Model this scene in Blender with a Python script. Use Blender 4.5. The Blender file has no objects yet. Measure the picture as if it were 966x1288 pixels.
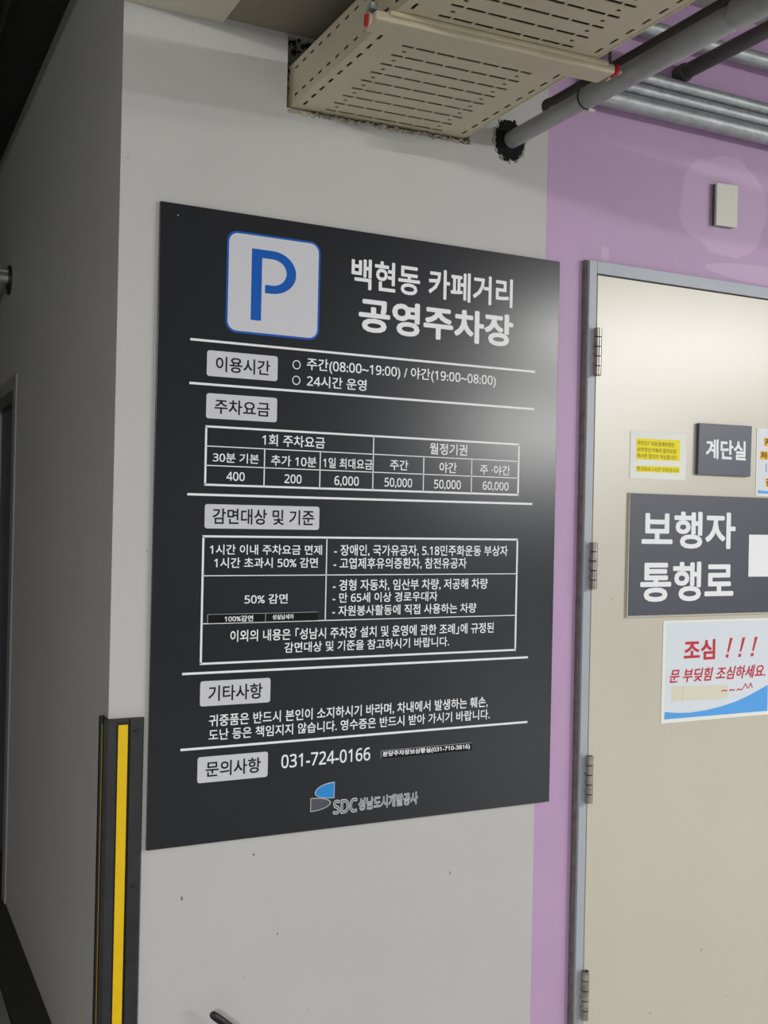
import bpy, bmesh, math, random
from mathutils import Vector, Matrix, noise
random.seed(7)
sc = bpy.context.scene
COL = sc.collection
# ---------------------------------------------------------------- units
# Plan units: the big sign is 0.9 x 1.2 units; one unit is 1.08 m.  Origin of the
# plan: lower left corner of the big sign, x right along the wall, y into it.
S = 1.08
ZF = -0.75                      # floor height in plan units
WY = 0.008                      # painted wall face
def P(x, y, z): return Vector((x*S, y*S, (z-ZF)*S))

# ---------------------------------------------------------------- camera
cam_d = bpy.data.cameras.new('camera'); cam = bpy.data.objects.new('camera', cam_d); COL.objects.link(cam)
yaw, pitch, roll = 0.46316244, 0.00380448, 0.02084635
fwd = Vector((math.sin(yaw)*math.cos(pitch), math.cos(yaw)*math.cos(pitch), math.sin(pitch)))
rgt = Vector((math.cos(yaw), -math.sin(yaw), 0)); upv = rgt.cross(fwd)
r2 = rgt*math.cos(roll) + upv*math.sin(roll); u2 = -rgt*math.sin(roll) + upv*math.cos(roll)
m = Matrix((r2, u2, -fwd)).transposed().to_4x4(); m.translation = P(-0.49853, -1.94933, 0.62623)
cam.matrix_world = m
cam_d.sensor_fit = 'HORIZONTAL'; cam_d.sensor_width = 36; cam_d.lens = 1340.25*36/966
cam_d.clip_start = 0.02; cam_d.clip_end = 200
sc.camera = cam

# ---------------------------------------------------------------- world, lamps, exposure
sc.view_settings.view_transform = 'Standard'; sc.view_settings.look = 'None'
sc.view_settings.exposure = 0.09; sc.view_settings.gamma = 1.0
sc.view_settings.use_curve_mapping = False
w = bpy.data.worlds.new('world'); sc.world = w; w.use_nodes = True
w.node_tree.nodes['Background'].inputs[0].default_value = (0.74, 0.86, 1.0, 1)
w.node_tree.nodes['Background'].inputs[1].default_value = 0.40
def lamp(name, loc, target, power, sx, sy, col=(1, .99, .97)):
    d = bpy.data.lights.new(name, 'AREA'); d.shape = 'RECTANGLE'; d.size = sx*S; d.size_y = sy*S
    d.energy = power*S*S; d.color = col
    o = bpy.data.objects.new(name, d); COL.objects.link(o); o.location = P(*loc)
    dv = P(*target) - P(*loc); o.rotation_euler = dv.to_track_quat('-Z', 'Y').to_euler()
    return o
lamp('fluorescent_lamp_near', (3.80, -2.85, 1.69), (3.75, -2.6, 0.2), 118, 1.9, .14)
lamp('fluorescent_lamp_front', (-2.3, -5.0, 1.74), (-2.2, -4.6, 0.2), 182, 1.0, .14)  # unseen fill, added to light the white wall and the left face
lamp('fluorescent_lamp_left', (-4.6, -2.6, 1.74), (-4.5, -2.6, 0.2), 24, 1.0, .14)  # unseen fill, added to brighten the dark left face
lamp('fluorescent_lamp_far', (7.5, -9.5, 1.74), (7.0, -9.0, 0.2), 260, 1.6, .25)

# ---------------------------------------------------------------- materials
def lin(c):
    c = c/255
    return c/12.92 if c <= .04045 else ((c+.055)/1.055)**2.4
def rgb(r, g, b): return (lin(r), lin(g), lin(b), 1)
def N(nt, t, **kw):
    n = nt.nodes.new(t)
    for k, v in kw.items():
        if k in n.inputs: n.inputs[k].default_value = v
        else: setattr(n, k, v)
    return n
def mat(name, col, rough=.6, metal=0, var=0, vscale=6, bump=0, bscale=40, speck=0, speckcol=(40, 36, 32), spscale=30, spec=.5, emit=0):
    mt = bpy.data.materials.new(name); mt.use_nodes = True; nt = mt.node_tree
    b = nt.nodes['Principled BSDF']
    b.inputs['Roughness'].default_value = rough; b.inputs['Metallic'].default_value = metal
    b.inputs['Specular IOR Level'].default_value = spec
    tc = N(nt, 'ShaderNodeTexCoord')
    rgbn = N(nt, 'ShaderNodeRGB'); rgbn.outputs[0].default_value = rgb(*col)
    out = rgbn.outputs[0]
    if var:
        nz = N(nt, 'ShaderNodeTexNoise', Scale=vscale, Detail=6.0, Roughness=.6)
        nt.links.new(tc.outputs['Object'], nz.inputs['Vector'])
        mr = N(nt, 'ShaderNodeMapRange'); mr.inputs[1].default_value = .3; mr.inputs[2].default_value = .7
        mr.inputs[3].default_value = 1-var; mr.inputs[4].default_value = 1+var
        nt.links.new(nz.outputs['Fac'], mr.inputs[0])
        hs = N(nt, 'ShaderNodeMix', data_type='RGBA', blend_type='MULTIPLY'); hs.inputs[0].default_value = 1
        nt.links.new(out, hs.inputs[6]); nt.links.new(mr.outputs[0], hs.inputs[7]); out = hs.outputs[2]
    if speck:
        nz = N(nt, 'ShaderNodeTexNoise', Scale=spscale, Detail=3.0, Roughness=.55)
        mp = N(nt, 'ShaderNodeMapping'); mp.inputs['Scale'].default_value = (1, 1, .6)
        nt.links.new(tc.outputs['Object'], mp.inputs[0]); nt.links.new(mp.outputs[0], nz.inputs['Vector'])
        mr = N(nt, 'ShaderNodeMapRange'); mr.inputs[1].default_value = speck; mr.inputs[2].default_value = speck+.02
        nt.links.new(nz.outputs['Fac'], mr.inputs[0])
        mx = N(nt, 'ShaderNodeMix', data_type='RGBA'); mx.inputs[7].default_value = rgb(*speckcol)
        nt.links.new(mr.outputs[0], mx.inputs[0]); nt.links.new(out, mx.inputs[6]); out = mx.outputs[2]
    nt.links.new(out, b.inputs['Base Color'])
    if bump:
        nz = N(nt, 'ShaderNodeTexNoise', Scale=bscale, Detail=5.0)
        nt.links.new(tc.outputs['Object'], nz.inputs['Vector'])
        bp = N(nt, 'ShaderNodeBump', Strength=bump, Distance=.01)
        nt.links.new(nz.outputs['Fac'], bp.inputs['Height']); nt.links.new(bp.outputs[0], b.inputs['Normal'])
    mt['out'] = 1
    return mt
M = {}
M['white'] = mat('white_wall_paint', (194, 193, 191), .55, var=.03, vscale=3, bump=.12, bscale=9, speck=0.765, speckcol=(96, 92, 86), spscale=60)
M['purple'] = mat('purple_wall_paint', (192, 158, 196), .5, var=.03, vscale=3, bump=.10, bscale=9, speck=0.765, speckcol=(120, 84, 120), spscale=60)
M['ceiling'] = mat('ceiling_paint', (168, 165, 160), .8, var=.05)
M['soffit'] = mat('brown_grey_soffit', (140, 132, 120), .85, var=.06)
M['board'] = mat('pale_soffit_board', (205, 200, 184), .8, var=.06)
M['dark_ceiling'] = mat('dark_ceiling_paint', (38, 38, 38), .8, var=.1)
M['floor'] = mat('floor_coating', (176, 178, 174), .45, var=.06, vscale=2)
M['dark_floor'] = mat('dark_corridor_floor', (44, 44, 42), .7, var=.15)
M['kerb'] = mat('grey_kerb_paint', (120, 120, 116), .7, var=.1)
M['sign'] = mat('charcoal_sign_face', (31, 33, 39), .23, var=.015, vscale=20, spec=.48)
M['sign_edge'] = mat('sign_white', (222, 222, 226), .5)
M['print'] = mat('white_print', (246, 246, 250), .45, spec=.3)
M['tag'] = mat('pale_grey_print', (212, 212, 219), .45, spec=.3)
M['ink'] = mat('black_print', (20, 20, 23), .5, spec=.2)
M['blue'] = mat('blue_print', (18, 92, 186), .45, spec=.2)
M['light_blue'] = mat('light_blue_print', (52, 146, 222), .45, spec=.2)
M['grey_ink'] = mat('grey_print', (88, 88, 99), .5, spec=.2)
M['sticker'] = mat('black_sticker', (8, 8, 9), .5, spec=.2)
M['tray'] = mat('beige_steel', (204, 194, 168), .45, var=.03, vscale=9, speck=.75, speckcol=(96, 84, 60), spscale=24)
M['tray_in'] = mat('tray_inside', (92, 82, 62), .6)  # tray steel coloured darker for the shade inside the enclosed tray
M['galv'] = mat('galvanised_steel', (170, 174, 176), .48, .55, var=.18, vscale=30, bump=.15, bscale=60)
M['grey_pipe'] = mat('grey_painted_pipe', (168, 170, 171), .42, .2, var=.12, vscale=18)
M['dark_pipe'] = mat('dark_grey_pipe', (92, 90, 86), .45, .3, var=.12, vscale=18)
M['black_foam'] = mat('black_foam', (16, 16, 16), .95, var=.5, vscale=60, bump=.8, bscale=80)  # foam round the pipe, and the dark void beside the tray
M['plaster'] = mat('rough_plaster', (170, 162, 146), .9, var=.35, vscale=40, bump=.6, bscale=60)
M['red'] = mat('red_plastic', (190, 22, 34), .35)
M['black'] = mat('black_plastic', (20, 20, 21), .45)
M['rubber'] = mat('black_rubber', (38, 39, 40), .6, var=.35, vscale=22, bump=.1, bscale=30)
M['groove'] = mat('black_rubber_groove', (14, 14, 14), .6)
M['yellow_strip'] = mat('yellow_reflective_strip', (238, 196, 0), .4, var=.05, vscale=12)
M['door'] = mat('cream_door_paint', (200, 194, 177), .30, spec=.8, var=.02, vscale=4, speck=.765, speckcol=(110, 100, 86), spscale=24)
M['frame'] = mat('grey_door_frame_paint', (172, 178, 187), .42, var=.04)
M['sealant'] = mat('dark_sealant', (112, 106, 104), .8, var=.3, vscale=40)
M['gap'] = mat('door_gap_black', (18, 18, 18), .8)
M['hinge'] = mat('brushed_hinge_steel', (170, 162, 156), .35, .8, var=.2, vscale=40)
M['hinge_worn'] = mat('paint_flecked_hinge_steel', (160, 154, 138), .5, .4, var=.35, vscale=50)
M['plate'] = mat('ivory_plastic', (228, 228, 218), .4)
M['paper'] = mat('white_paper', (240, 241, 236), .6)
M['laminate'] = mat('laminated_paper', (226, 232, 240), .25)
M['hl'] = mat('yellow_highlight', (250, 232, 0), .6)
M['amber'] = mat('amber_highlight', (250, 190, 30), .6)
M['olive_ink'] = mat('faded_print', (120, 112, 20), .6)
M['brown_ink'] = mat('brown_print', (96, 62, 10), .6)
M['slate'] = mat('slate_sign_face', (74, 76, 92), .4)
M['slate2'] = mat('dark_slate_sign_face', (68, 72, 84), .4, var=.02)
M['slate_edge'] = mat('pinkish_sign_edge', (196, 186, 176), .5)
M['red_ink'] = mat('red_print', (200, 24, 54), .5)
M['sky'] = mat('sky_blue_print', (84, 168, 240), .35)
M['tape'] = mat('cream_tape', (224, 220, 200), .5)
M['grey_leaf'] = mat('grey_blue_door_leaf', (92, 94, 102), .6)
M['grey_jamb'] = mat('grey_jamb_paint', (150, 150, 146), .6)

# repainted lighter patches with a ragged outline on the purple wall
def add_patches(mt, spots, col):
    nt = mt.node_tree; b = nt.nodes['Principled BSDF']
    src = b.inputs['Base Color'].links[0].from_socket
    tc = N(nt, 'ShaderNodeTexCoord')
    nz = N(nt, 'ShaderNodeTexNoise', Scale=7.0, Detail=3.0)
    nt.links.new(tc.outputs['Object'], nz.inputs['Vector'])
    for (x, z, rx, rz) in spots:
        c = P(x, WY, z)
        mp = N(nt, 'ShaderNodeMapping', vector_type='TEXTURE')
        mp.inputs['Location'].default_value = c; mp.inputs['Scale'].default_value = (rx*S, 1.0, rz*S)
        nt.links.new(tc.outputs['Object'], mp.inputs[0])
        ln = N(nt, 'ShaderNodeVectorMath', operation='LENGTH'); nt.links.new(mp.outputs[0], ln.inputs[0])
        ad = N(nt, 'ShaderNodeMath', operation='MULTIPLY_ADD'); ad.inputs[1].default_value = .55
        nt.links.new(nz.outputs['Fac'], ad.inputs[0]); nt.links.new(ln.outputs['Value'], ad.inputs[2])
        mr = N(nt, 'ShaderNodeMapRange'); mr.inputs[1].default_value = 1.24; mr.inputs[2].default_value = 1.28
        mr.inputs[3].default_value = .75; mr.inputs[4].default_value = 0
        nt.links.new(ad.outputs[0], mr.inputs[0])
        mx = N(nt, 'ShaderNodeMix', data_type='RGBA'); mx.inputs[7].default_value = rgb(*col)
        nt.links.new(mr.outputs[0], mx.inputs[0]); nt.links.new(src, mx.inputs[6]); src = mx.outputs[2]
    nt.links.new(src, b.inputs['Base Color'])
add_patches(M['purple'], [(1.395, 1.395, .145, .125), (1.50, 1.245, .17, .022), (1.03, 1.235, .012, .018)], (207, 177, 210))

# ---------------------------------------------------------------- mesh builder
class MB:
    def __init__(s): s.v = []; s.f = []; s.sm = []
    def add(s, vs, fs, smooth=False):
        o = len(s.v); s.v += [tuple(v) for v in vs]
        for f in fs: s.f.append([o+i for i in f]); s.sm.append(smooth)
        return s
    def box(s, x0, x1, y0, y1, z0, z1):
        vs = [(x, y, z) for x in (x0, x1) for y in (y0, y1) for z in (z0, z1)]
        return s.add(vs, [(0, 1, 3, 2), (4, 6, 7, 5), (0, 4, 5, 1), (2, 3, 7, 6), (0, 2, 6, 4), (1, 5, 7, 3)])
    def slab(s, pts, y0, y1):            # xz outline (counter-clockwise seen from -y), from y0 (front) to y1
        n = len(pts)
        vs = [(x, y0, z) for x, z in pts] + [(x, y1, z) for x, z in pts]
        return s.add(vs, [list(range(n)), list(range(2*n-1, n-1, -1))] + [(i, i+n, (i+1) % n+n, (i+1) % n) for i in range(n)])
    def column(s, pts, z0, z1):          # xy outline extruded along z
        n = len(pts)
        vs = [(x, y, z0) for x, y in pts] + [(x, y, z1) for x, y in pts]
        return s.add(vs, [list(range(n-1, -1, -1)), list(range(n, 2*n))] + [(i, (i+1) % n, (i+1) % n+n, i+n) for i in range(n)])
    def tube(s, path, r, n=20, cap=True):
        path = [Vector(p) for p in path]; rr = r if isinstance(r, (list, tuple)) else [r]*len(path)
        rings = []; prev = None
        for i, p in enumerate(path):
            a = path[max(i-1, 0)]; b = path[min(i+1, len(path)-1)]; t = (b-a).normalized()
            if prev is None:
                ref = Vector((0, 0, 1)) if abs(t.z) < .9 else Vector((1, 0, 0)); u = t.cross(ref).normalized()
            else:
                u = (prev - t*prev.dot(t)).normalized()
            prev = u; v = t.cross(u)
            rings.append([p + (u*math.cos(2*math.pi*k/n) + v*math.sin(2*math.pi*k/n))*rr[i] for k in range(n)])
        vs = [q for ring in rings for q in ring]; fs = []
        for i in range(len(path)-1):
            for k in range(n):
                fs.append((i*n+k, i*n+(k+1) % n, (i+1)*n+(k+1) % n, (i+1)*n+k))
        s.add(vs, fs, True)
        if cap:
            s.add(rings[0], [list(range(n))]); s.add(rings[-1], [list(range(n-1, -1, -1))])
        return s
    def build(s, name, m, parent=None, warp=None, bevel=0):
        me = bpy.data.meshes.new(name)
        vs = [warp(v) for v in s.v] if warp else s.v
        base = parent.matrix_world.translation if parent else Vector((0, 0, 0))
        q = parent
        base = Vector((0, 0, 0))
        while q is not None:
            base += q.location; q = q.parent
        me.from_pydata([P(*v) - base for v in vs], [], s.f); me.update()
        for p_, f in zip(me.polygons, s.sm): p_.use_smooth = f
        bm = bmesh.new(); bm.from_mesh(me); bmesh.ops.recalc_face_normals(bm, faces=bm.faces); bm.to_mesh(me); bm.free()
        me.materials.append(M[m] if isinstance(m, str) else m)
        o = bpy.data.objects.new(name, me); COL.objects.link(o)
        if parent: o.parent = parent
        if bevel:
            bv = o.modifiers.new('bevel', 'BEVEL'); bv.width = bevel*S; bv.segments = 2; bv.limit_method = 'ANGLE'
        return o
def tag(o, label, cat, group=None):
    o['label'] = label; o['category'] = cat
    if group: o['group'] = group
    return o
def thing(name, loc, label, cat, group=None):
    o = bpy.data.objects.new(name, None); COL.objects.link(o); o.location = P(*loc)
    o.empty_display_size = .05
    return tag(o, label, cat, group)
def struct(o):
    o['kind'] = 'structure'; return o

def sans(s_):                    # plain sans-serif digits and capitals
    r = ''
    for ch in s_:
        if '0' <= ch <= '9': ch = chr(0x1D7E2+ord(ch)-48)
        elif 'A' <= ch <= 'Z': ch = chr(0x1D5A0+ord(ch)-65)
        r += ch
    return r
def text_geo(s, weight=0.0, shear=0.0):
    c = bpy.data.curves.new('text', 'FONT'); c.body = sans(s); c.resolution_u = 3; c.shear = shear
    if weight < 0: c.offset = weight
    o = bpy.data.objects.new('text', c); COL.objects.link(o)
    bpy.context.view_layer.update()
    me = bpy.data.meshes.new_from_object(o.evaluated_get(bpy.context.evaluated_depsgraph_get()))
    v0 = [(v.co.x, v.co.y) for v in me.vertices]; f0 = [list(p_.vertices) for p_ in me.polygons]
    bpy.data.objects.remove(o); bpy.data.curves.remove(c); bpy.data.meshes.remove(me)
    if weight <= 0: return [(x, y, 0) for x, y in v0], f0
    n = 4 if weight < .02 else 8
    vs = []; fs = []
    for k in range(n):
        a = 2*math.pi*(k+.5)/n; dx, dy = weight*math.cos(a), weight*math.sin(a); b = len(vs)
        vs += [(x+dx, y+dy, k*3e-5) for x, y in v0]; fs += [[b+i for i in f] for f in f0]
    return vs, fs
def lettering(s, x0, z1, x1, z0, y, m, parent, weight=.01, shear=0, name='lettering', geo=None, box=None):
    """Printed words fitted into the rectangle x0..x1, z0..z1 on the face at depth y."""
    vs, fs = geo or text_geo(s, weight, shear)
    bx = box or (min(v[0] for v in vs), max(v[0] for v in vs), min(v[1] for v in vs), max(v[1] for v in vs))
    kx = (x1-x0)/(bx[1]-bx[0]); kz = (z1-z0)/(bx[3]-bx[2])
    mb = MB(); mb.add([(x0+(a-bx[0])*kx, y-d, z0+(b-bx[2])*kz) for a, b, d in vs], fs)
    return mb.build(name, m, parent)
def rrect(x0, x1, z0, z1, r, n=6):
    pts = []
    for cx, cz, a0 in ((x1-r, z0+r, -90), (x1-r, z1-r, 0), (x0+r, z1-r, 90), (x0+r, z0+r, 180)):
        for k in range(n+1):
            a = math.radians(a0+90*k/n); pts.append((cx+r*math.cos(a), cz+r*math.sin(a)))
    return pts
def frame_bars(mb, x0, x1, z0, z1, t, y0, y1):
    mb.box(x0-t/2, x1+t/2, y0, y1, z1-t/2, z1+t/2); mb.box(x0-t/2, x1+t/2, y0, y1, z0-t/2, z0+t/2)
    mb.box(x0-t/2, x0+t/2, y0, y1, z0, z1); mb.box(x1-t/2, x1+t/2, y0, y1, z0, z1)

# ================================================================ STRUCTURE
CX = -0.073                     # left face of the white pillar
PX = 0.866                      # where white paint meets purple
SO = 1.568                      # underside of the soffit above the pillar
CE = 1.862                      # main ceiling
struct(MB().box(-8, 14, -16, WY+.3, ZF-.1, ZF).build('floor', 'floor'))
struct(MB().box(CX+.003, 9, -16, .31, CE, CE+.1).box(-8, CX+.003, -16, -.35, CE, CE+.1).build('ceiling', 'ceiling'))
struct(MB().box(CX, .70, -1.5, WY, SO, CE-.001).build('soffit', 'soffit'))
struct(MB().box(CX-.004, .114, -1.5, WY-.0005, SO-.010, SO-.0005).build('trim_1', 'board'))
# white pillar, open behind the cable tray
pl = MB()
pl.box(CX+.1, PX, WY, .3, ZF, 1.4225).box(CX, CX+.1, WY, .09, ZF, 1.80)
pl.box(CX+.1, .2475, WY, .3, 1.4225, SO).box(.664, PX, WY, .3, 1.4225, SO).box(.2475, .664, .25, .3, 1.4225, SO).box(CX+.1, PX, WY, .3, SO, CE-.001)
struct(pl.build('wall_front', 'white'))
DY0, DY1, DZ = 1.3237, 2.15, 1.0207
lw = MB().box(CX, CX+.1, .09, DY0, ZF, 1.80).box(CX, CX+.1, DY1, 2.8, ZF, 1.80).box(CX, CX+.1, DY0, DY1, DZ, 1.80)
struct(lw.build('wall_left', 'white'))
struct(MB().box(PX, .974, WY, .3, ZF, CE).box(.974, 1.785, WY, .3, 1.211, CE).box(1.785, 6.5, WY, .3, ZF, CE).build('wall_right', 'purple'))
# dark passage on the far left
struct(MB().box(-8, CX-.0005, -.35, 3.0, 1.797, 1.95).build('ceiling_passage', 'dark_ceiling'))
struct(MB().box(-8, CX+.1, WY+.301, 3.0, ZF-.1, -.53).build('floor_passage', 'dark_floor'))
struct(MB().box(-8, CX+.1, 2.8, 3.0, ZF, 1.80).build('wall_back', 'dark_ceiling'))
struct(MB().box(-8.1, -8.0, -16, 3.0, ZF, CE).build('wall_far_left', 'dark_ceiling'))  # unseen wall, added to keep the open left side dark

# ---------------------------------------------------------------- doors
d1 = bpy.data.objects.new('door_1', None); COL.objects.link(d1); d1.location = P(.97, 0, ZF); struct(d1)
FX0, FX1, FT, FY = .9725, 1.787, 1.2115, -.012
fr = MB().box(FX0, .9935, FY, .05, ZF, FT).box(1.766, FX1, FY, .05, ZF, FT).box(.9935, 1.766, FY, .05, 1.1835, FT)
fo = fr.build('door_frame', 'frame', d1, bevel=.0012)
MB().box(.9665, .9724, -.004, WY+.001, ZF, FT+.001).build('sealant_bead', 'sealant', d1)['label'] = 'dark grey sealant bead beside the frame'
MB().box(.9936, 1.7659, .012, .03, ZF+.005, 1.1834).build('rebate', 'gap', d1)
leaf = MB().box(.9966, 1.763, -.0105, .0118, ZF+.01, 1.1803).build('door_leaf', 'door', d1, bevel=.001)
for i, (z0, z1) in enumerate(((.951, 1.0595), (.4715, .5775), (-.0085, .0995), (-.493, -.382))):
    h = MB(); L = z1-z0; mt = 'hinge' if i < 3 else 'hinge_worn'
    for k in range(5):
        h.tube([(.9925, -.0215, z0+L*k/5+.0012), (.9925, -.0215, z0+L*(k+1)/5-.0012)], .0085, 18)
    hb = h.build('hinge', mt, d1)
    MB().tube([(.9925, -.0215, z0+.001), (.9925, -.0215, z1-.001)], .0066, 14).build('hinge_pin', 'gap', hb)
    hp = MB().box(.976, .9905, -.0135, -.0119, z0-.004, z1+.002).box(.9905, .9925, -.0215, -.012, z0, z1).build('hinge_leaf', 'frame', hb)
    sc_ = MB()
    for q in (.25, .45, .62): sc_.tube([(.9862, -.0155, z0+L*q), (.9862, -.0130, z0+L*q)], .0022, 10)
    sc_.build('screws', 'hinge', hb)

d2 = bpy.data.objects.new('door_2', None); COL.objects.link(d2); d2.location = P(CX, DY0, ZF); struct(d2)
MB().box(CX-.004, CX+.08, DY0, DY0+.062, ZF, DZ).box(CX-.004, CX+.08, DY1-.06, DY1, ZF, DZ).box(CX-.004, CX+.08, DY0+.062, DY1-.06, DZ-.04, DZ).build('door_frame', 'grey_jamb', d2)
MB().box(CX+.05, CX+.075, DY0+.062, DY1-.06, ZF, DZ-.04).build('door_leaf', 'grey_leaf', d2)

# ================================================================ BIG PARKING SIGN
sg = thing('parking_sign', (.45, WY, 0), 'large charcoal parking information board with white Korean text and a blue P', 'sign')
MB().box(0, .9, 0, WY-.0003, 0, 1.2).build('panel', 'sign', sg, bevel=.0008)
Y1, Y2, Y3 = -.0004, -.0007, -.0010          # printed layers, each a hair above the last
# P symbol
sy = MB().slab(rrect(.1295, .3225, .9705, 1.165, .021), Y1, 0).build('parking_symbol', 'blue', sg)
MB().slab(rrect(.1335, .3185, .9745, 1.161, .018), Y2, Y1).build('symbol_field', 'tag', sy)
pts = [(.1795, .998), (.2005, .998), (.2005, 1.1195), (.2190, 1.1195)]
cxp, czp = .222, 1.094
outer = [(cxp + .0495*math.sin(math.radians(a)), czp + .0415*math.cos(math.radians(a))) for a in range(0, 181, 12)]
inner = [(cxp + .0295*math.sin(math.radians(a)), czp + .0255*math.cos(math.radians(a))) for a in range(0, 181, 12)]
pm = MB(); pm.slab([(.1795, .998), (.2005, .998), (.2005, 1.1355), (.1795, 1.1355)], Y3, Y2)
pm.slab([(.2005, 1.1195), (cxp, 1.1195), (cxp, 1.1355), (.2005, 1.1355)], Y3, Y2)
for a in range(len(outer)-1): pm.slab([inner[a], inner[a+1], outer[a+1], outer[a]], Y3, Y2)
pm.slab([(.2075, 1.0525), (cxp, 1.0525), (cxp, 1.0685), (.2075, 1.0685)], Y3, Y2)
pm.build('letter', 'blue', sy)
lettering('백현동 카페거리', .3905, 1.1455, .776, 1.0835, Y1, 'print', sg, .022, name='title_lettering')
lettering('공영주차장', .4085, 1.068, .779, .998, Y1, 'print', sg, .034, name='title_lettering')
for x0, x1, z in ((.062, .839, .950), (.062, .839, .868), (.0625, .8385, .6595), (.060, .835, .323), (.060, .837, .181)):
    MB().box(x0, x1, Y1, 0, z-.0022, z+.0022).build('rule_line', 'print', sg)
def head_tag(s, x0, x1, z0, z1, tx0, tx1, tz0, tz1):
    h = MB().slab(rrect(x0, x1, z0, z1, .005, 4), Y1, 0).build('heading_tag', 'tag', sg)
    lettering(s, tx0, tz1, tx1, tz0, Y2, 'ink', h, .019)
head_tag('이용시간', .095, .237, .884, .9325, .1125, .2215, .8935, .9225)
head_tag('주차요금', .0955, .2375, .804, .8515, .1115, .2225, .8135, .8415)
head_tag('감면대상 및 기준', .097, .3315, .596, .642, .1125, .3205, .6045, .6345)
head_tag('기타사항', .0955, .236, .260, .3075, .1115, .220, .2685, .2985)
head_tag('문의사항', .0935, .234, .1155, .1645, .1095, .2195, .1255, .155)
for z in (.9195, .8890):
    r = MB(); n = 24
    for k in range(n):
        a, b = 2*math.pi*k/n, 2*math.pi*(k+1)/n
        r.slab([(.2765+.0068*math.cos(a), z+.0072*math.sin(a)), (.2765+.0068*math.cos(b), z+.0072*math.sin(b)),
                (.2765+.0085*math.cos(b), z+.0090*math.sin(b)), (.2765+.0085*math.cos(a), z+.0090*math.sin(a))][::-1], Y1, 0)
    r.build('bullet', 'print', sg)
T = lambda s, x0, z1, x1, z0, par=sg, w_=.017: lettering(s, x0, z1, x1, z0, Y1, 'print', par, w_)
T('주간(08:00~19:00) / 야간(19:00~08:00)', .298, .9355, .7375, .9075)
T('24시간 운영', .299, .9015, .429, .8785)
# fare table
tb = MB(); frame_bars(tb, .0965, .8005, .6785, .7885, .0040, Y1, 0)
for z in (.7515, .715): tb.box(.0965, .8005, Y1, 0, z-.0009, z+.0009)
for x, z1 in ((.214, .7515), (.331, .7515), (.448, .7885), (.565, .7515), (.6815, .7515)): tb.box(x-.0011, x+.0011, Y1, 0, .6785, z1)
ft = tb.build('fare_table', 'print', sg)
for s, x0, z1, x1, z0 in (('1회 주차요금', .2085, .7805, .3405, .7575), ('월정기권', .5785, .7815, .6695, .7575),
    ('30분 기본', .1105, .7405, .2025, .7215), ('추가 10분', .2275, .7405, .323, .7195), ('1일 최대요금', .3375, .7405, .4465, .7195),
    ('주간', .4865, .7425, .5285, .7210), ('야간', .6025, .7425, .6445, .7195), ('주 ·야간', .7025, .7410, .7785, .7195),
    ('400', .138, .7045, .1745, .6875), ('200', .256, .7040, .292, .6865), ('6,000', .3625, .7045, .4165, .6835),
    ('50,000', .4745, .7050, .5385, .6840), ('50,000', .5905, .7050, .6555, .6835), ('60,000', .7095, .7050, .7755, .6845)):
    T(s, x0, z1, x1, z0, ft)
# discount table
tb = MB(); frame_bars(tb, .0955, .8015, .3405, .581, .0040, Y1, 0)
for z in (.5065, .416): tb.box(.0955, .8015, Y1, 0, z-.0009, z+.0009)
tb.box(.348, .3502, Y1, 0, .416, .581)
dt = tb.build('discount_table', 'print', sg)
for s, x0, z1, x1, z0 in (('1시간 이내 주차요금 면제', .1085, .566, .339, .5465), ('1시간 초과시 50% 감면', .1175, .541, .3305, .521),
    ('50% 감면', .1795, .4705, .268, .4515),
    ('- 장애인, 국가유공자, 5.18민주화운동 부상자', .3655, .5675, .777, .5440), ('- 고엽제후유의증환자, 참전유공자', .3645, .5412, .6735, .5175),
    ('- 경형 자동차, 임산부 차량, 저공해 차량', .364, .4976, .7275, .4735), ('- 만 65세 이상 경로우대자', .364, .4708, .6045, .4505),
    ('- 자원봉사활동에 직접 사용하는 차량', .364, .4452, .700, .4238),
    ('이외의 내용은 ｢성남시 주차장 설치 및 운영에 관한 조례｣에 규정된', .1525, .4025, .745, .3795),
    ('감면대상 및 기준을 참고하시기 바랍니다.', .2635, .3752, .6345, .3545)):
    T(s, x0, z1, x1, z0, dt)
st = MB().box(.1065, .3325, Y2, 0, .4165, .4335).build('sticker_strip', 'sticker', sg)
st['label'] = 'small black sticker strip over the table'
MB().box(.2225, .2232, Y3, Y2, .4165, .4335).box(.1065, .3325, Y3, Y2, .4330, .4336).box(.1065, .1072, Y3, Y2, .4165, .4335).build('sticker_outline', 'tag', st)
lettering('100%감면', .140, .4300, .1975, .4185, Y3, 'print', st, .025)
lettering('성실납세자', .2370, .4305, .2815, .4205, Y3, 'print', st, .025)
T('귀중품은 반드시 본인이 소지하시기 바라며, 차내에서 발생하는 훼손,', .114, .2432, .7335, .2195)
T('도난 등은 책임지지 않습니다. 영수증은 반드시 받아 가시기 바랍니다.', .114, .2155, .7395, .1940)
T('031-724-0166', .262, .1555, .455, .1290, sg, .014)
st = MB().box(.479, .696, Y2, 0, .1305, .1465).build('sticker_strip', 'sticker', sg)
st['label'] = 'small black sticker with a phone number'
MB().box(.479, .696, Y3, Y2, .1460, .1466).box(.479, .4797, Y3, Y2, .1305, .1465).build('sticker_outline', 'tag', st)
lettering('분당주차장보상황실(031-710-3816)', .483, .1448, .691, .1322, Y3, 'print', st, .03)
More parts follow.
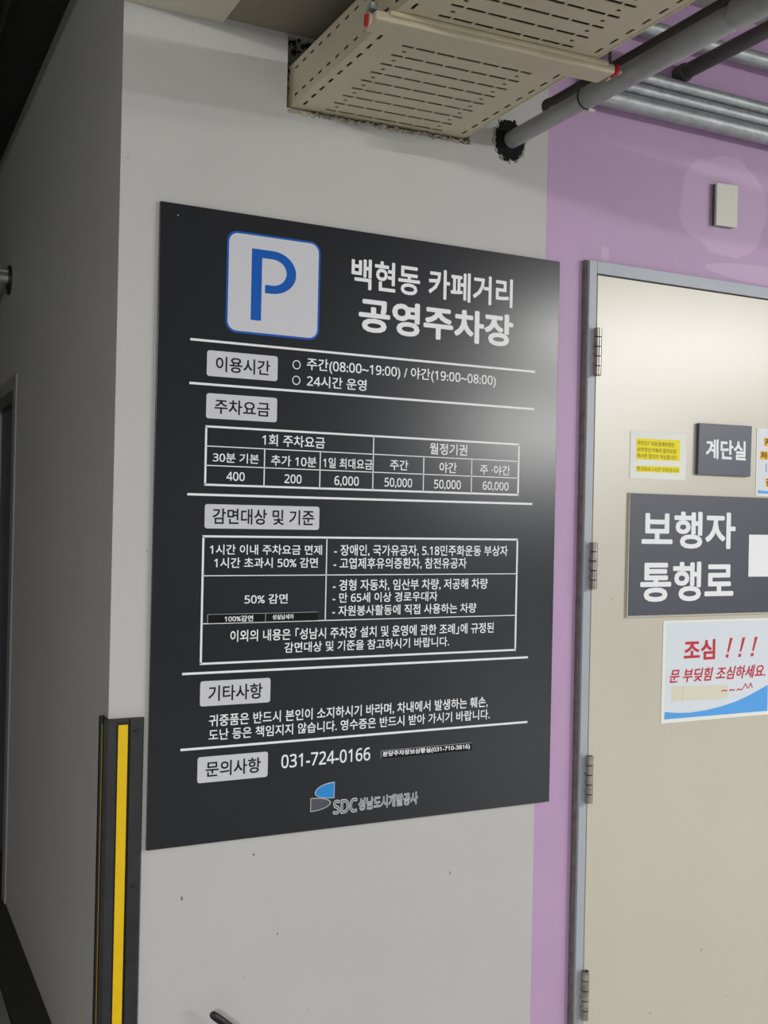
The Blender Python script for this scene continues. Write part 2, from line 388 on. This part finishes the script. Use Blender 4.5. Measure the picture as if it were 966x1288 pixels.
# emblem
def leaf_shape(x_flat, x_tip, z0, z1, ztip):
    pts = []
    for k in range(13):
        a = math.radians(90-90*k/12); pts.append((x_flat+(x_tip-x_flat)*math.cos(a), ztip+(z1-ztip)*math.sin(a)))
    for k in range(1, 13):
        a = math.radians(90*k/12); pts.append((x_flat+(x_tip-x_flat)*math.cos(a), ztip-(ztip-z0)*math.sin(a)))
    return pts
e1 = MB().slab(leaf_shape(.3772, .3345, .0600, .0925, .0730), Y1, 0).build('emblem', 'tag', sg)
MB().slab(leaf_shape(.3760, .3362, .0613, .0908, .0730), Y2, Y1).build('emblem_field', 'light_blue', e1)
e2 = MB().slab(leaf_shape(.3255, .3695, .0375, .0645, .0520), Y1, 0).build('emblem', 'tag', sg)
MB().slab(leaf_shape(.3268, .3676, .0389, .0631, .0520), Y2, Y1).build('emblem_field', 'grey_ink', e2)
for s, x0, z1, x1, z0, w0, w1 in (('SDC', .3745, .0560, .4285, .0265, .055, -.006), ('성남도시개발공사', .4305, .0550, .5675, .0285, .055, -.012)):
    g0 = text_geo(s, w0); g1 = text_geo(s, w1)
    xs = [v[0] for v in g0[0]]; ys = [v[1] for v in g0[0]]; bx = (min(xs), max(xs), min(ys), max(ys))
    o = lettering(s, x0, z1, x1, z0, Y1, 'tag', sg, geo=g0, box=bx, name='emblem_lettering')
    lettering(s, x0, z1, x1, z0, Y3, 'grey_ink', o, geo=g1, box=bx, name='lettering_core')
MB().tube([(.0335, -.0012, 1.178), (.0335, 0, 1.178)], .0012, 10).build('rivet', 'tag', sg)

# ================================================================ CORNER GUARD
cg = thing('corner_guard', (-.05, 0, ZF), 'black rubber corner guard with a yellow stripe on the white pillar edge', 'corner guard')
GT = .2465
prof = [(-.0105, .0078), (-.0092, .0020), (-.0135, -.0060), (-.0355, -.0060), (-.0362, -.0022), (-.0600, -.0022), (-.0608, -.0060), (-.0760, -.0060),
        (-.0825, -.0015), (-.0825, .0110), (-.0795, .0116), (-.0795, .0290), (-.0825, .0296), (-.0825, .0440), (-.0735, .0470), (-.0735, .0078)]
MB().column(prof[::-1], ZF, GT).build('rubber_body', 'rubber', cg)
MB().box(-.0600, -.0362, -.00245, -.0022, ZF, GT-.006).build('groove_lining', 'groove', cg)
MB().box(-.0572, -.0398, -.0042, -.0024, ZF, GT-.0105).build('reflective_strip', 'yellow_strip', cg)
MB().box(-.0822, -.0795, .0150, .0172, ZF, GT-.0105).build('reflective_strip', 'yellow_strip', cg)
for z in (.2235, -.06, -.34):
    MB().tube([(-.0255, -.0068, z), (-.0255, -.0055, z)], .0034, 14).tube([(-.0255, -.0078, z), (-.0255, -.0055, z)], .0018, 10).build('screw', 'black', cg)

# ================================================================ CABLE TRAY
TX0, TX1, TZ0, TZ1, TYE = .2585, .6480, 1.4295, 1.5150, -1.35
tilt = lambda v: (v[0], v[1], v[2] + (v[0]-.45)*.021)
ct = thing('cable_tray', (.453, -.3, TZ0), 'beige slotted steel cable tray running out of the wall opening overhead', 'cable tray')
def panel(holes, u0, u1, v0, v1, put):
    us = sorted({u0, u1} | {h[0] for h in holes} | {h[1] for h in holes}); vs = sorted({v0, v1} | {h[2] for h in holes} | {h[3] for h in holes})
    for a, b in zip(vs, vs[1:]):
        mid = (a+b)/2; hs = sorted((h[0], h[1]) for h in holes if h[2] < mid < h[3]); x = u0
        for h0, h1 in hs:
            if h0 > x: put(x, h0, a, b)
            x = max(x, h1)
        if x < u1: put(x, u1, a, b)
holes = []
segs = ((.3225, .3455), (.3500, .3860), (.3905, .4260), (.4305, .4795), (.4840, .5175), (.5220, .5585), (.5630, .5865))
for band in range(3):
    y_end = .012 if band == 0 else -.462-(band-1)*.42
    nrow = 9
    rows = [-.0100-.0408*k for k in range(9)] if band == 0 else [y_end-.0408*k for k in range(9)]
    for y in rows:
        for a, b in segs: holes.append((a, b, y-.0040, y+.0040))
    for y in rows[1:]:
        for a in (.3375, .5685): holes.append((a-.0040, a+.0040, y+.0170, y+.0240))
for k in range(30):
    y = -.012-.0408*k
    if -.44 < y-.012 < -.365 or -.44 < y < -.365: continue
    for a in (.2745, .6335): holes.append((a-.0028, a+.0028, y-.0215, y))
bp = MB(); panel(holes, TX0, TX1, TYE, .20, lambda a, b, c, d: bp.box(a, b, c, d, TZ0, TZ0+.0016))
bp.box(TX0, TX1, TYE, .20, TZ1-.0016, TZ1)
bp.build('vented_cover', 'tray', ct, tilt)
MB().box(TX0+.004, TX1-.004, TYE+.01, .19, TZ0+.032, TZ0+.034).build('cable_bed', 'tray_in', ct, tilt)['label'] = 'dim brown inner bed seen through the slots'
for x in (TX0, TX1-.0016):
    hs = []
    for k in range(34):
        y = -.002-.0392*k
        hs.append((y-.0190, y, TZ0+.0165, TZ0+.0215)); hs.append((y-.0190, y, TZ1-.0165, TZ1-.0115))
    sp = MB(); panel(hs, TYE, .20, TZ0+.0016, TZ1-.0016, lambda a, b, c, d: sp.box(x, x+.0016, a, b, c, d))
    sp.build('side_panel', 'tray', ct, tilt)
# folded flanges along the lower edges
MB().box(TX0-.003, TX0+.001, TYE, .0, TZ0-.001, TZ0+.006).box(TX1-.001, TX1+.003, TYE, .0, TZ0-.001, TZ0+.006).build('flange', 'tray', ct, tilt)

hg = thing('tray_hanger', (.462, -.41, TZ0-.015), 'beige hanger channel with red end caps crossing under the slotted cable tray', 'hanger')
HX0, HX1 = .2235, .6960
MB().box(HX0, HX1, -.4400, -.3880, 1.4130, TZ0-.0006).build('channel', 'tray', hg, tilt, bevel=.004)
MB().box(.245, .675, -.3879, -.3790, 1.4215, TZ0-.0006).box(.245, .675, -.4480, -.4401, 1.4215, TZ0-.0006).build('side_lip', 'tray', hg, tilt, bevel=.002)
for x, sgn in ((HX0, -1), (HX1, 1)):
    MB().tube([(x, -.414, 1.4210), (x+sgn*.003, -.414, 1.4210)], .0115, 22).build('end_disc', 'tray', hg, tilt)
    MB().box(min(x, x+sgn*.008), max(x, x+sgn*.008), -.4410 if sgn > 0 else -.4185, -.4095, 1.4125 if sgn > 0 else 1.4110, 1.4300).build('end_cap', 'red', hg, tilt, bevel=.002)['label'] = 'red plastic end cap'
for x in (.2330, .7080):
    rd = MB().tube([(x, -.407, 1.425), (x, -.407, SO+.001 if x < .5 else CE)], .0030, 12).build('threaded_rod', 'dark_pipe', hg)
    MB().box(x-.009, x+.009, -.416, -.398, 1.436, 1.440).build('washer_plate', 'galv', rd)
    MB().tube([(x, -.407, 1.440), (x, -.407, 1.448)], .0075, 6).build('nut', 'galv', rd)
MB().box(.6900, .7320, -.413, -.401, 1.4365, 1.4405).build('bracket', 'tray', hg)

# ragged mortar round the opening
def lumps(name, pts, r, m, parent, seed=1):
    rnd = random.Random(seed); mb = MB()
    for x, y, z in pts:
        bm = bmesh.new(); bmesh.ops.create_icosphere(bm, subdivisions=1, radius=1)
        sx, sy_, sz = (rnd.uniform(.6, 1.5)*r for _ in range(3)); rx = rnd.uniform(0, 3)
        vs = []
        for v in bm.verts:
            c = v.co*(1+.3*noise.noise(v.co*2+Vector((x*90, y, z*70))))
            vs.append((x+(c.x*math.cos(rx)-c.z*math.sin(rx))*sx, y+c.y*sy_*.5, z+(c.x*math.sin(rx)+c.z*math.cos(rx))*sz))
        mb.add(vs, [[v.index for v in f.verts] for f in bm.faces], True); bm.free()
    return mb.build(name, m, parent)
rnd = random.Random(3)
lumps('mortar_bead', [(.252+.412*k/70, WY-.001, 1.4225+.0035*rnd.uniform(-1, .6)+(.412*k/70-.2)*.021) for k in range(71)], .0040, 'plaster', None, 4)
tag(bpy.data.objects['mortar_bead'], 'crumbly pale mortar bead along the bottom of the tray opening', 'mortar')
lumps('foam_filling', [(.2495+.0035*rnd.random(), WY+.004+.05*rnd.random(), 1.435+.13*k/46) for k in range(46)] +
      [(.2500+.10*k/40, WY+.004+.05*rnd.random(), SO-.004-.010*rnd.random()) for k in range(41)], .0042, 'black_foam', None, 5)  # black lumps give the dark void beside the tray its shade
tag(bpy.data.objects['foam_filling'], 'black crumbly foam filling beside the cable tray in the wall opening', 'foam')

# ================================================================ PIPES
HXc, HZc = .7697, 1.4511
mp = thing('conduit_pipe', (HXc, WY, HZc), 'thick grey pipe leaving the black foam hole and running up over the door', 'pipe')
MB().tube([(HXc, .10, HZc), (HXc, -.262, HZc)], .0185, 28).build('pipe_length', 'grey_pipe', mp)
MB().tube([(HXc, -.255, HZc), (HXc, -.258, HZc), (HXc, -.640, HZc), (HXc, -.643, HZc)], [.0185, .0215, .0215, .0185], 28).build('pipe_length', 'grey_pipe', mp)
MB().tube([(HXc, -.640, HZc), (HXc, -1.4, HZc)], .0185, 28).build('pipe_length', 'grey_pipe', mp)
MB().tube([(HXc, -.2560, HZc), (HXc, -.2600, HZc)], .0222, 28).build('joint_ring', 'black', mp)
MB().tube([(HXc, -.655, HZc), (HXc, -.735, HZc)], .0245, 28).build('coupling', 'grey_pipe', mp)
MB().box(HXc+.004, HXc+.018, -.262, -.252, HZc-.0240, HZc-.0200).build('clip_tab', 'plate', mp)['label'] = 'small white clip tab under the joint'
# foam round the hole
rnd = random.Random(11); ring = []
for k in range(150):
    a = rnd.uniform(0, 2*math.pi); q = rnd.uniform(.022, .039)
    ring.append((HXc-.004+q*math.cos(a)*.95, WY+.0015, HZc-.001+q*math.sin(a)*1.12))
ps_ = thing('pipe_seal', (HXc, WY, HZc), 'ragged black foam and mortar ring round the thick pipe at the wall', 'pipe seal')
lumps('foam_ring', ring, .0062, 'black_foam', ps_, 12)
MB().slab([(HXc-.004+.0365*math.cos(a)*(1+.05*rnd.uniform(-1, 1)), HZc-.001+.0420*math.sin(a)*(1+.05*rnd.uniform(-1, 1))) for a in [math.radians(9*k) for k in range(40)]], WY-.0008, WY+.004).build('foam_disc', 'black_foam', ps_)
lumps('mortar_rim', [(HXc-.004+.0405*math.cos(a)*(1+.10*rnd.uniform(-1, 1)), WY-.0002, HZc-.001+.0465*math.sin(a)*(1+.10*rnd.uniform(-1, 1))) for a in [rnd.uniform(2.2, 7.0) for k in range(60)]], .0030, 'plaster', ps_, 13)
sp = thing('pipe_stub', (.788, -.20, 1.487), 'short dark pipe lying just above the thick grey pipe beside the tray', 'pipe')
MB().tube([(.788, -.105, 1.4870), (.788, -.113, 1.4870), (.788, -.113, 1.4870), (.788, -1.3, 1.487)], [.0185, .0185, .0165, .0165], 24).build('pipe_length', 'dark_pipe', sp)
MB().box(.7640, .8080, -.152, -.140, 1.4700, 1.4725).build('saddle', 'galv', sp)
p3 = thing('thin_pipe', (1.2377, WY, 1.687), 'thinner dark pipe ending in a collar on the purple wall below the thick pipe', 'pipe')
MB().tube([(1.2377, WY+.05, 1.687), (1.2377, -1.2, 1.687)], .0175, 24).build('pipe_length', 'dark_pipe', p3)
MB().tube([(1.2377, WY+.0, 1.687), (1.2377, -.016, 1.687), (1.2377, -.020, 1.687)], [.0215, .0215, .0180], 24).build('end_collar', 'dark_pipe', p3)
ph = thing('pipe_hanger', (HXc, -.645, HZc), 'dark square strut holding the thick grey pipe up to the ceiling', 'hanger')
MB().box(HXc-.0115, HXc+.0115, -.655, -.632, HZc+.0205, CE).build('strut', 'dark_pipe', ph)
MB().box(HXc-.018, HXc+.018, -.662, -.625, CE-.004, CE-.0002).build('ceiling_plate', 'dark_pipe', ph)
def conduit(x0, z, r, label):
    yc = -.005-r
    path = [(x0, WY+.03, z), (x0, yc+.016, z)] + [(x0+.016-.016*math.cos(a), yc+.016-.016*math.sin(a), z) for a in (math.radians(q) for q in (15, 30, 45, 60, 75, 90))] + [(4.5, yc, z)]
    o = MB().tube(path, r, 22).build('galvanised_conduit', 'galv')
    return tag(o, label, 'conduit', 'galvanised conduits on the purple wall')
conduit(.955, 1.5775, .0200, 'lowest of the three galvanised conduits side by side on the purple wall')
conduit(.965, 1.6140, .0150, 'middle of the three galvanised conduits side by side on the purple wall')
conduit(.975, 1.6450, .0145, 'topmost of the three galvanised conduits side by side on the purple wall')
conduit(.930, 1.7590, .0185, 'single galvanised conduit on the purple wall above the group of three')
for x in (1.62, 2.4):
    MB().box(x, x+.03, -.0025, WY, 1.54, 1.79).build('conduit_rail', 'galv')
    tag(bpy.data.objects['conduit_rail' if x < 2 else 'conduit_rail.001'], 'steel rail behind the conduits', 'rail', 'rails behind the conduits')

# pipe through the left wall
lp = thing('wall_pipe', (CX, 1.54, 1.334), 'short grey pipe pair in a black round flange on the dark left wall', 'pipe')
MB().tube([(CX, 1.532, 1.334), (CX-.007, 1.532, 1.334)], .0455, 32).build('flange', 'black', lp, bevel=.0015)
MB().tube([(CX-.006, 1.540, 1.3400), (CX-.7, 1.540, 1.3400)], .0165, 22).build('pipe_length', 'galv', lp)
MB().tube([(CX-.006, 1.540, 1.3620), (CX-.034, 1.540, 1.3620)], .0060, 16).build('pipe_length', 'galv', lp)

MB().tube([(-.215, -.3, 1.775), (-.215, 2.8, 1.775)], .018, 18).build('ceiling_conduit', 'black')
tag(bpy.data.objects['ceiling_conduit'], 'black conduit running along the dark ceiling at the far left', 'conduit')
struct(MB().box(-.40, -.157, .31, 2.79, -.53, -.526).build('trim_2', 'kerb'))

# black tube end at the bottom edge
hd = [(.1180, -.04, -.3050), (.1205, -.04, -.3072), (.1280, -.04, -.3135), (.1420, -.04, -.3255), (.1560, -.04, -.3380), (.168, -.04, -.352), (.175, -.04, -.372), (.176, -.04, -.400), (.176, -.04, ZF+.004)]
tl = thing('tube_handle', (.176, -.04, ZF), 'black bent tube handle rising at the foot of the white wall', 'handle')
MB().tube(hd, [.0045, .0068]+[.0078]*7, 20).build('tube', 'black', tl)
MB().tube([(.176, -.04, ZF), (.176, -.04, ZF+.006)], .035, 28).build('foot_plate', 'black', tl)

# ================================================================ ON THE WALL AND DOOR
wp = thing('switch_plate', (1.38, WY, 1.395), 'blank ivory cover plate on the lighter repainted purple patch', 'cover plate')
MB().slab([(1.3486, 1.3442), (1.4170, 1.3462), (1.4174, 1.4492), (1.3488, 1.4462)], -.0075, -.0004).build('cover', 'plate', wp, bevel=.0015)
MB().slab([(1.3500, 1.3460), (1.4155, 1.3478), (1.4160, 1.4475), (1.3502, 1.4446)], -.0003, WY).build('back_box', 'sealant', wp)

DF = -.0105                     # face of the cream door
ys = thing('yellow_notice', (1.18, DF, .724), 'small white paper with yellow highlighted lines on the cream door', 'notice')
MB().slab([(1.0984, .7240), (1.2648, .7260), (1.2644, .8361), (1.0979, .8354)], DF-.0012, DF-.0001).build('paper', 'paper', ys)
for pts, tx in (([(1.1157, .7693), (1.2454, .7699), (1.2454, .8195), (1.1150, .8176)], None), ([(1.1169, .7409), (1.2449, .7418), (1.2463, .7570), (1.1161, .7545)], None)):
    MB().slab(pts, DF-.0016, DF-.0012).build('highlight', 'hl', ys)
YT = DF-.0019
for s, x1, z1 in (('카카오T 자동결제차량은', 1.2290, .8125), ('사전정산기에서 할인요청', 1.2335, .7975), ('하시면 할인이 가능합니다.', 1.2370, .7830), ('전기차시 1시간 무료입니다', 1.2430, .7530)):
    lettering(s, 1.1175, z1, x1, z1-.0105, YT, 'olive_ink', ys, .006)
ss = thing('stairwell_sign', (1.385, DF, .742), 'square slate sign reading 계단실 on the cream door', 'sign')
MB().slab([(1.2945, .7405), (1.4625, .7412), (1.4645, .8645), (1.2960, .8625)], DF-.0105, DF-.0001).build('plate', 'slate', ss, bevel=.0006)
lettering('계단실', 1.3170, .8265, 1.4455, .7790, DF-.0109, 'print', ss, .032)
ns = thing('laminated_notice', (1.6, DF, .695), 'laminated notice with amber highlighted words at the right photo edge', 'notice')
MB().slab(rrect(1.4905, 1.735, .6950, .8625, .004, 3), DF-.0012, DF-.0001).build('sheet', 'paper', ns)
MB().slab([(1.4968, .7010), (1.728, .7010), (1.728, .8565), (1.4968, .8565)], DF-.0015, DF-.0012).build('laminate', 'laminate', ns)
sw = [(1.4968, .7012)] + [(1.4968+.23*k/16, .7095-.0050*math.sin(math.pi*k/16)+.02*(k/16)**2) for k in range(16, -1, -1)]
MB().slab([(1.4968, .7012), (1.7268, .7012)] + sw[1:], DF-.0018, DF-.0015).build('swoosh', 'sky', ns)
for x0, x1, z1, z0, s, tw in ((1.5150, 1.700, .8400, .8185, '카드 결제 차량은', .03), (1.5025, 1.715, .8060, .7855, '처음 요금 정산기에서', .03), (1.5225, 1.70, .7400, .7180, '결제 바랍니다', .03)):
    h = MB().box(x0, x1, DF-.0018, DF-.0015, z0, z1).build('highlight', 'amber', ns)
    lettering(s, x0+.001, z1-.0015, x1-.002, z0+.0015, DF-.0021, 'brown_ink', h, tw)
MB().box(1.5225, 1.70, DF-.0018, DF-.0015, .7560, .7565).box(1.5225, 1.5245, DF-.0018, DF-.0015, .7560, .7760).build('ink_rule', 'grey_ink', ns)
ps = thing('walkway_sign', (1.39, DF, .41), 'wide dark slate sign reading 보행자 통행로 on the cream door', 'sign')
MB().slab([(1.0935, .4050), (1.735, .4050), (1.735, .6915), (1.0950, .6915)], DF-.0060, DF-.0001).build('backing_plate', 'slate_edge', ps)
MB().slab([(1.0965, .4090), (1.733, .4085), (1.733, .6905), (1.0970, .6905)], DF-.0066, DF-.0060).build('face', 'slate2', ps)
def big(s, x0, x1, z0, z1):
    lettering(s, x0, z1, x1, z0, DF-.0070, 'print', ps, .027)
big('보행자', 1.1310, 1.4205, .5640, .6520)
big('통행로', 1.1300, 1.4170, .4400, .5335)
MB().box(1.4655, 1.62, DF-.0070, DF-.0066, .4965, .5995).build('white_patch', 'print', ps)
cs = thing('caution_notice', (1.37, DF, .154), 'laminated white notice with red 조심 warning and blue wave under the walkway sign', 'notice')
MB().slab([(1.2044, .1541), (1.5470, .1540), (1.5450, .3935), (1.2060, .3944)], DF-.0014, DF-.0001).build('sheet', 'paper', cs)
MB().slab([(1.2139, .1633), (1.5433, .1630), (1.5415, .3893), (1.2158, .3896)], DF-.0017, DF-.0014).build('laminate', 'laminate', cs)
curve = [(1.2153, .1810), (1.2500, .1765), (1.2902, .1745), (1.3400, .1770), (1.3913, .1835), (1.4350, .1920), (1.4744, .2030), (1.5100, .2155), (1.5425, .2275)]
MB().slab([(1.2139, .1634), (1.5433, .1631)] + curve[::-1], DF-.0021, DF-.0017).build('wave', 'sky', cs)
YC = DF-.0022
lettering('조심', 1.2695, .3475, 1.3675, .2985, YC, 'red_ink', cs, .03)
for x in (1.4010, 1.4420, 1.4830):
    MB().slab([(x+.0050, .3135), (x+.0105, .3135), (x+.0225, .3480), (x+.0135, .3480)], YC, DF-.0017).slab([(x, .3005), (x+.0085, .3005), (x+.0105, .3085), (x+.0020, .3085)], YC, DF-.0017).build('exclamation_mark', 'red_ink', cs)
lettering('문 부딪힘 조심하세요.', 1.2275, .2800, 1.5335, .2475, YC, 'red_ink', cs, .02, .25)
def stroke(pts, t, m):
    mb = MB()
    for (a, b), (c, d) in zip(pts, pts[1:]):
        L = math.hypot(c-a, d-b); nx, nz = -(d-b)/L*t, (c-a)/L*t
        mb.slab([(a-nx, b-nz), (c-nx, d-nz), (c+nx, d+nz), (a+nx, b+nz)], YC, DF-.0017)
    mb.build('ink_stroke', m, cs)
for x in (1.3905, 1.4160, 1.4400): stroke([(x, .2185), (x+.004, .2225), (x+.009, .2215), (x+.013, .2195), (x+.018, .2225)], .0014, 'red_ink')
for x in (1.4600, 1.4770): stroke([(x, .2225), (x+.0085, .2350), (x+.0140, .2225)], .0012, 'red_ink')
MB().slab([(1.2352, .2050), (1.3840, .2010), (1.4110, .2040), (1.4090, .2345), (1.2352, .2405)], DF-.0021, DF-.0017).build('tape_patch', 'tape', cs)
MB().slab([(1.2680, .2060), (1.3800, .2030), (1.3820, .2360), (1.2690, .2385)], DF-.0025, DF-.0021).build('tape_patch', 'tape', cs)
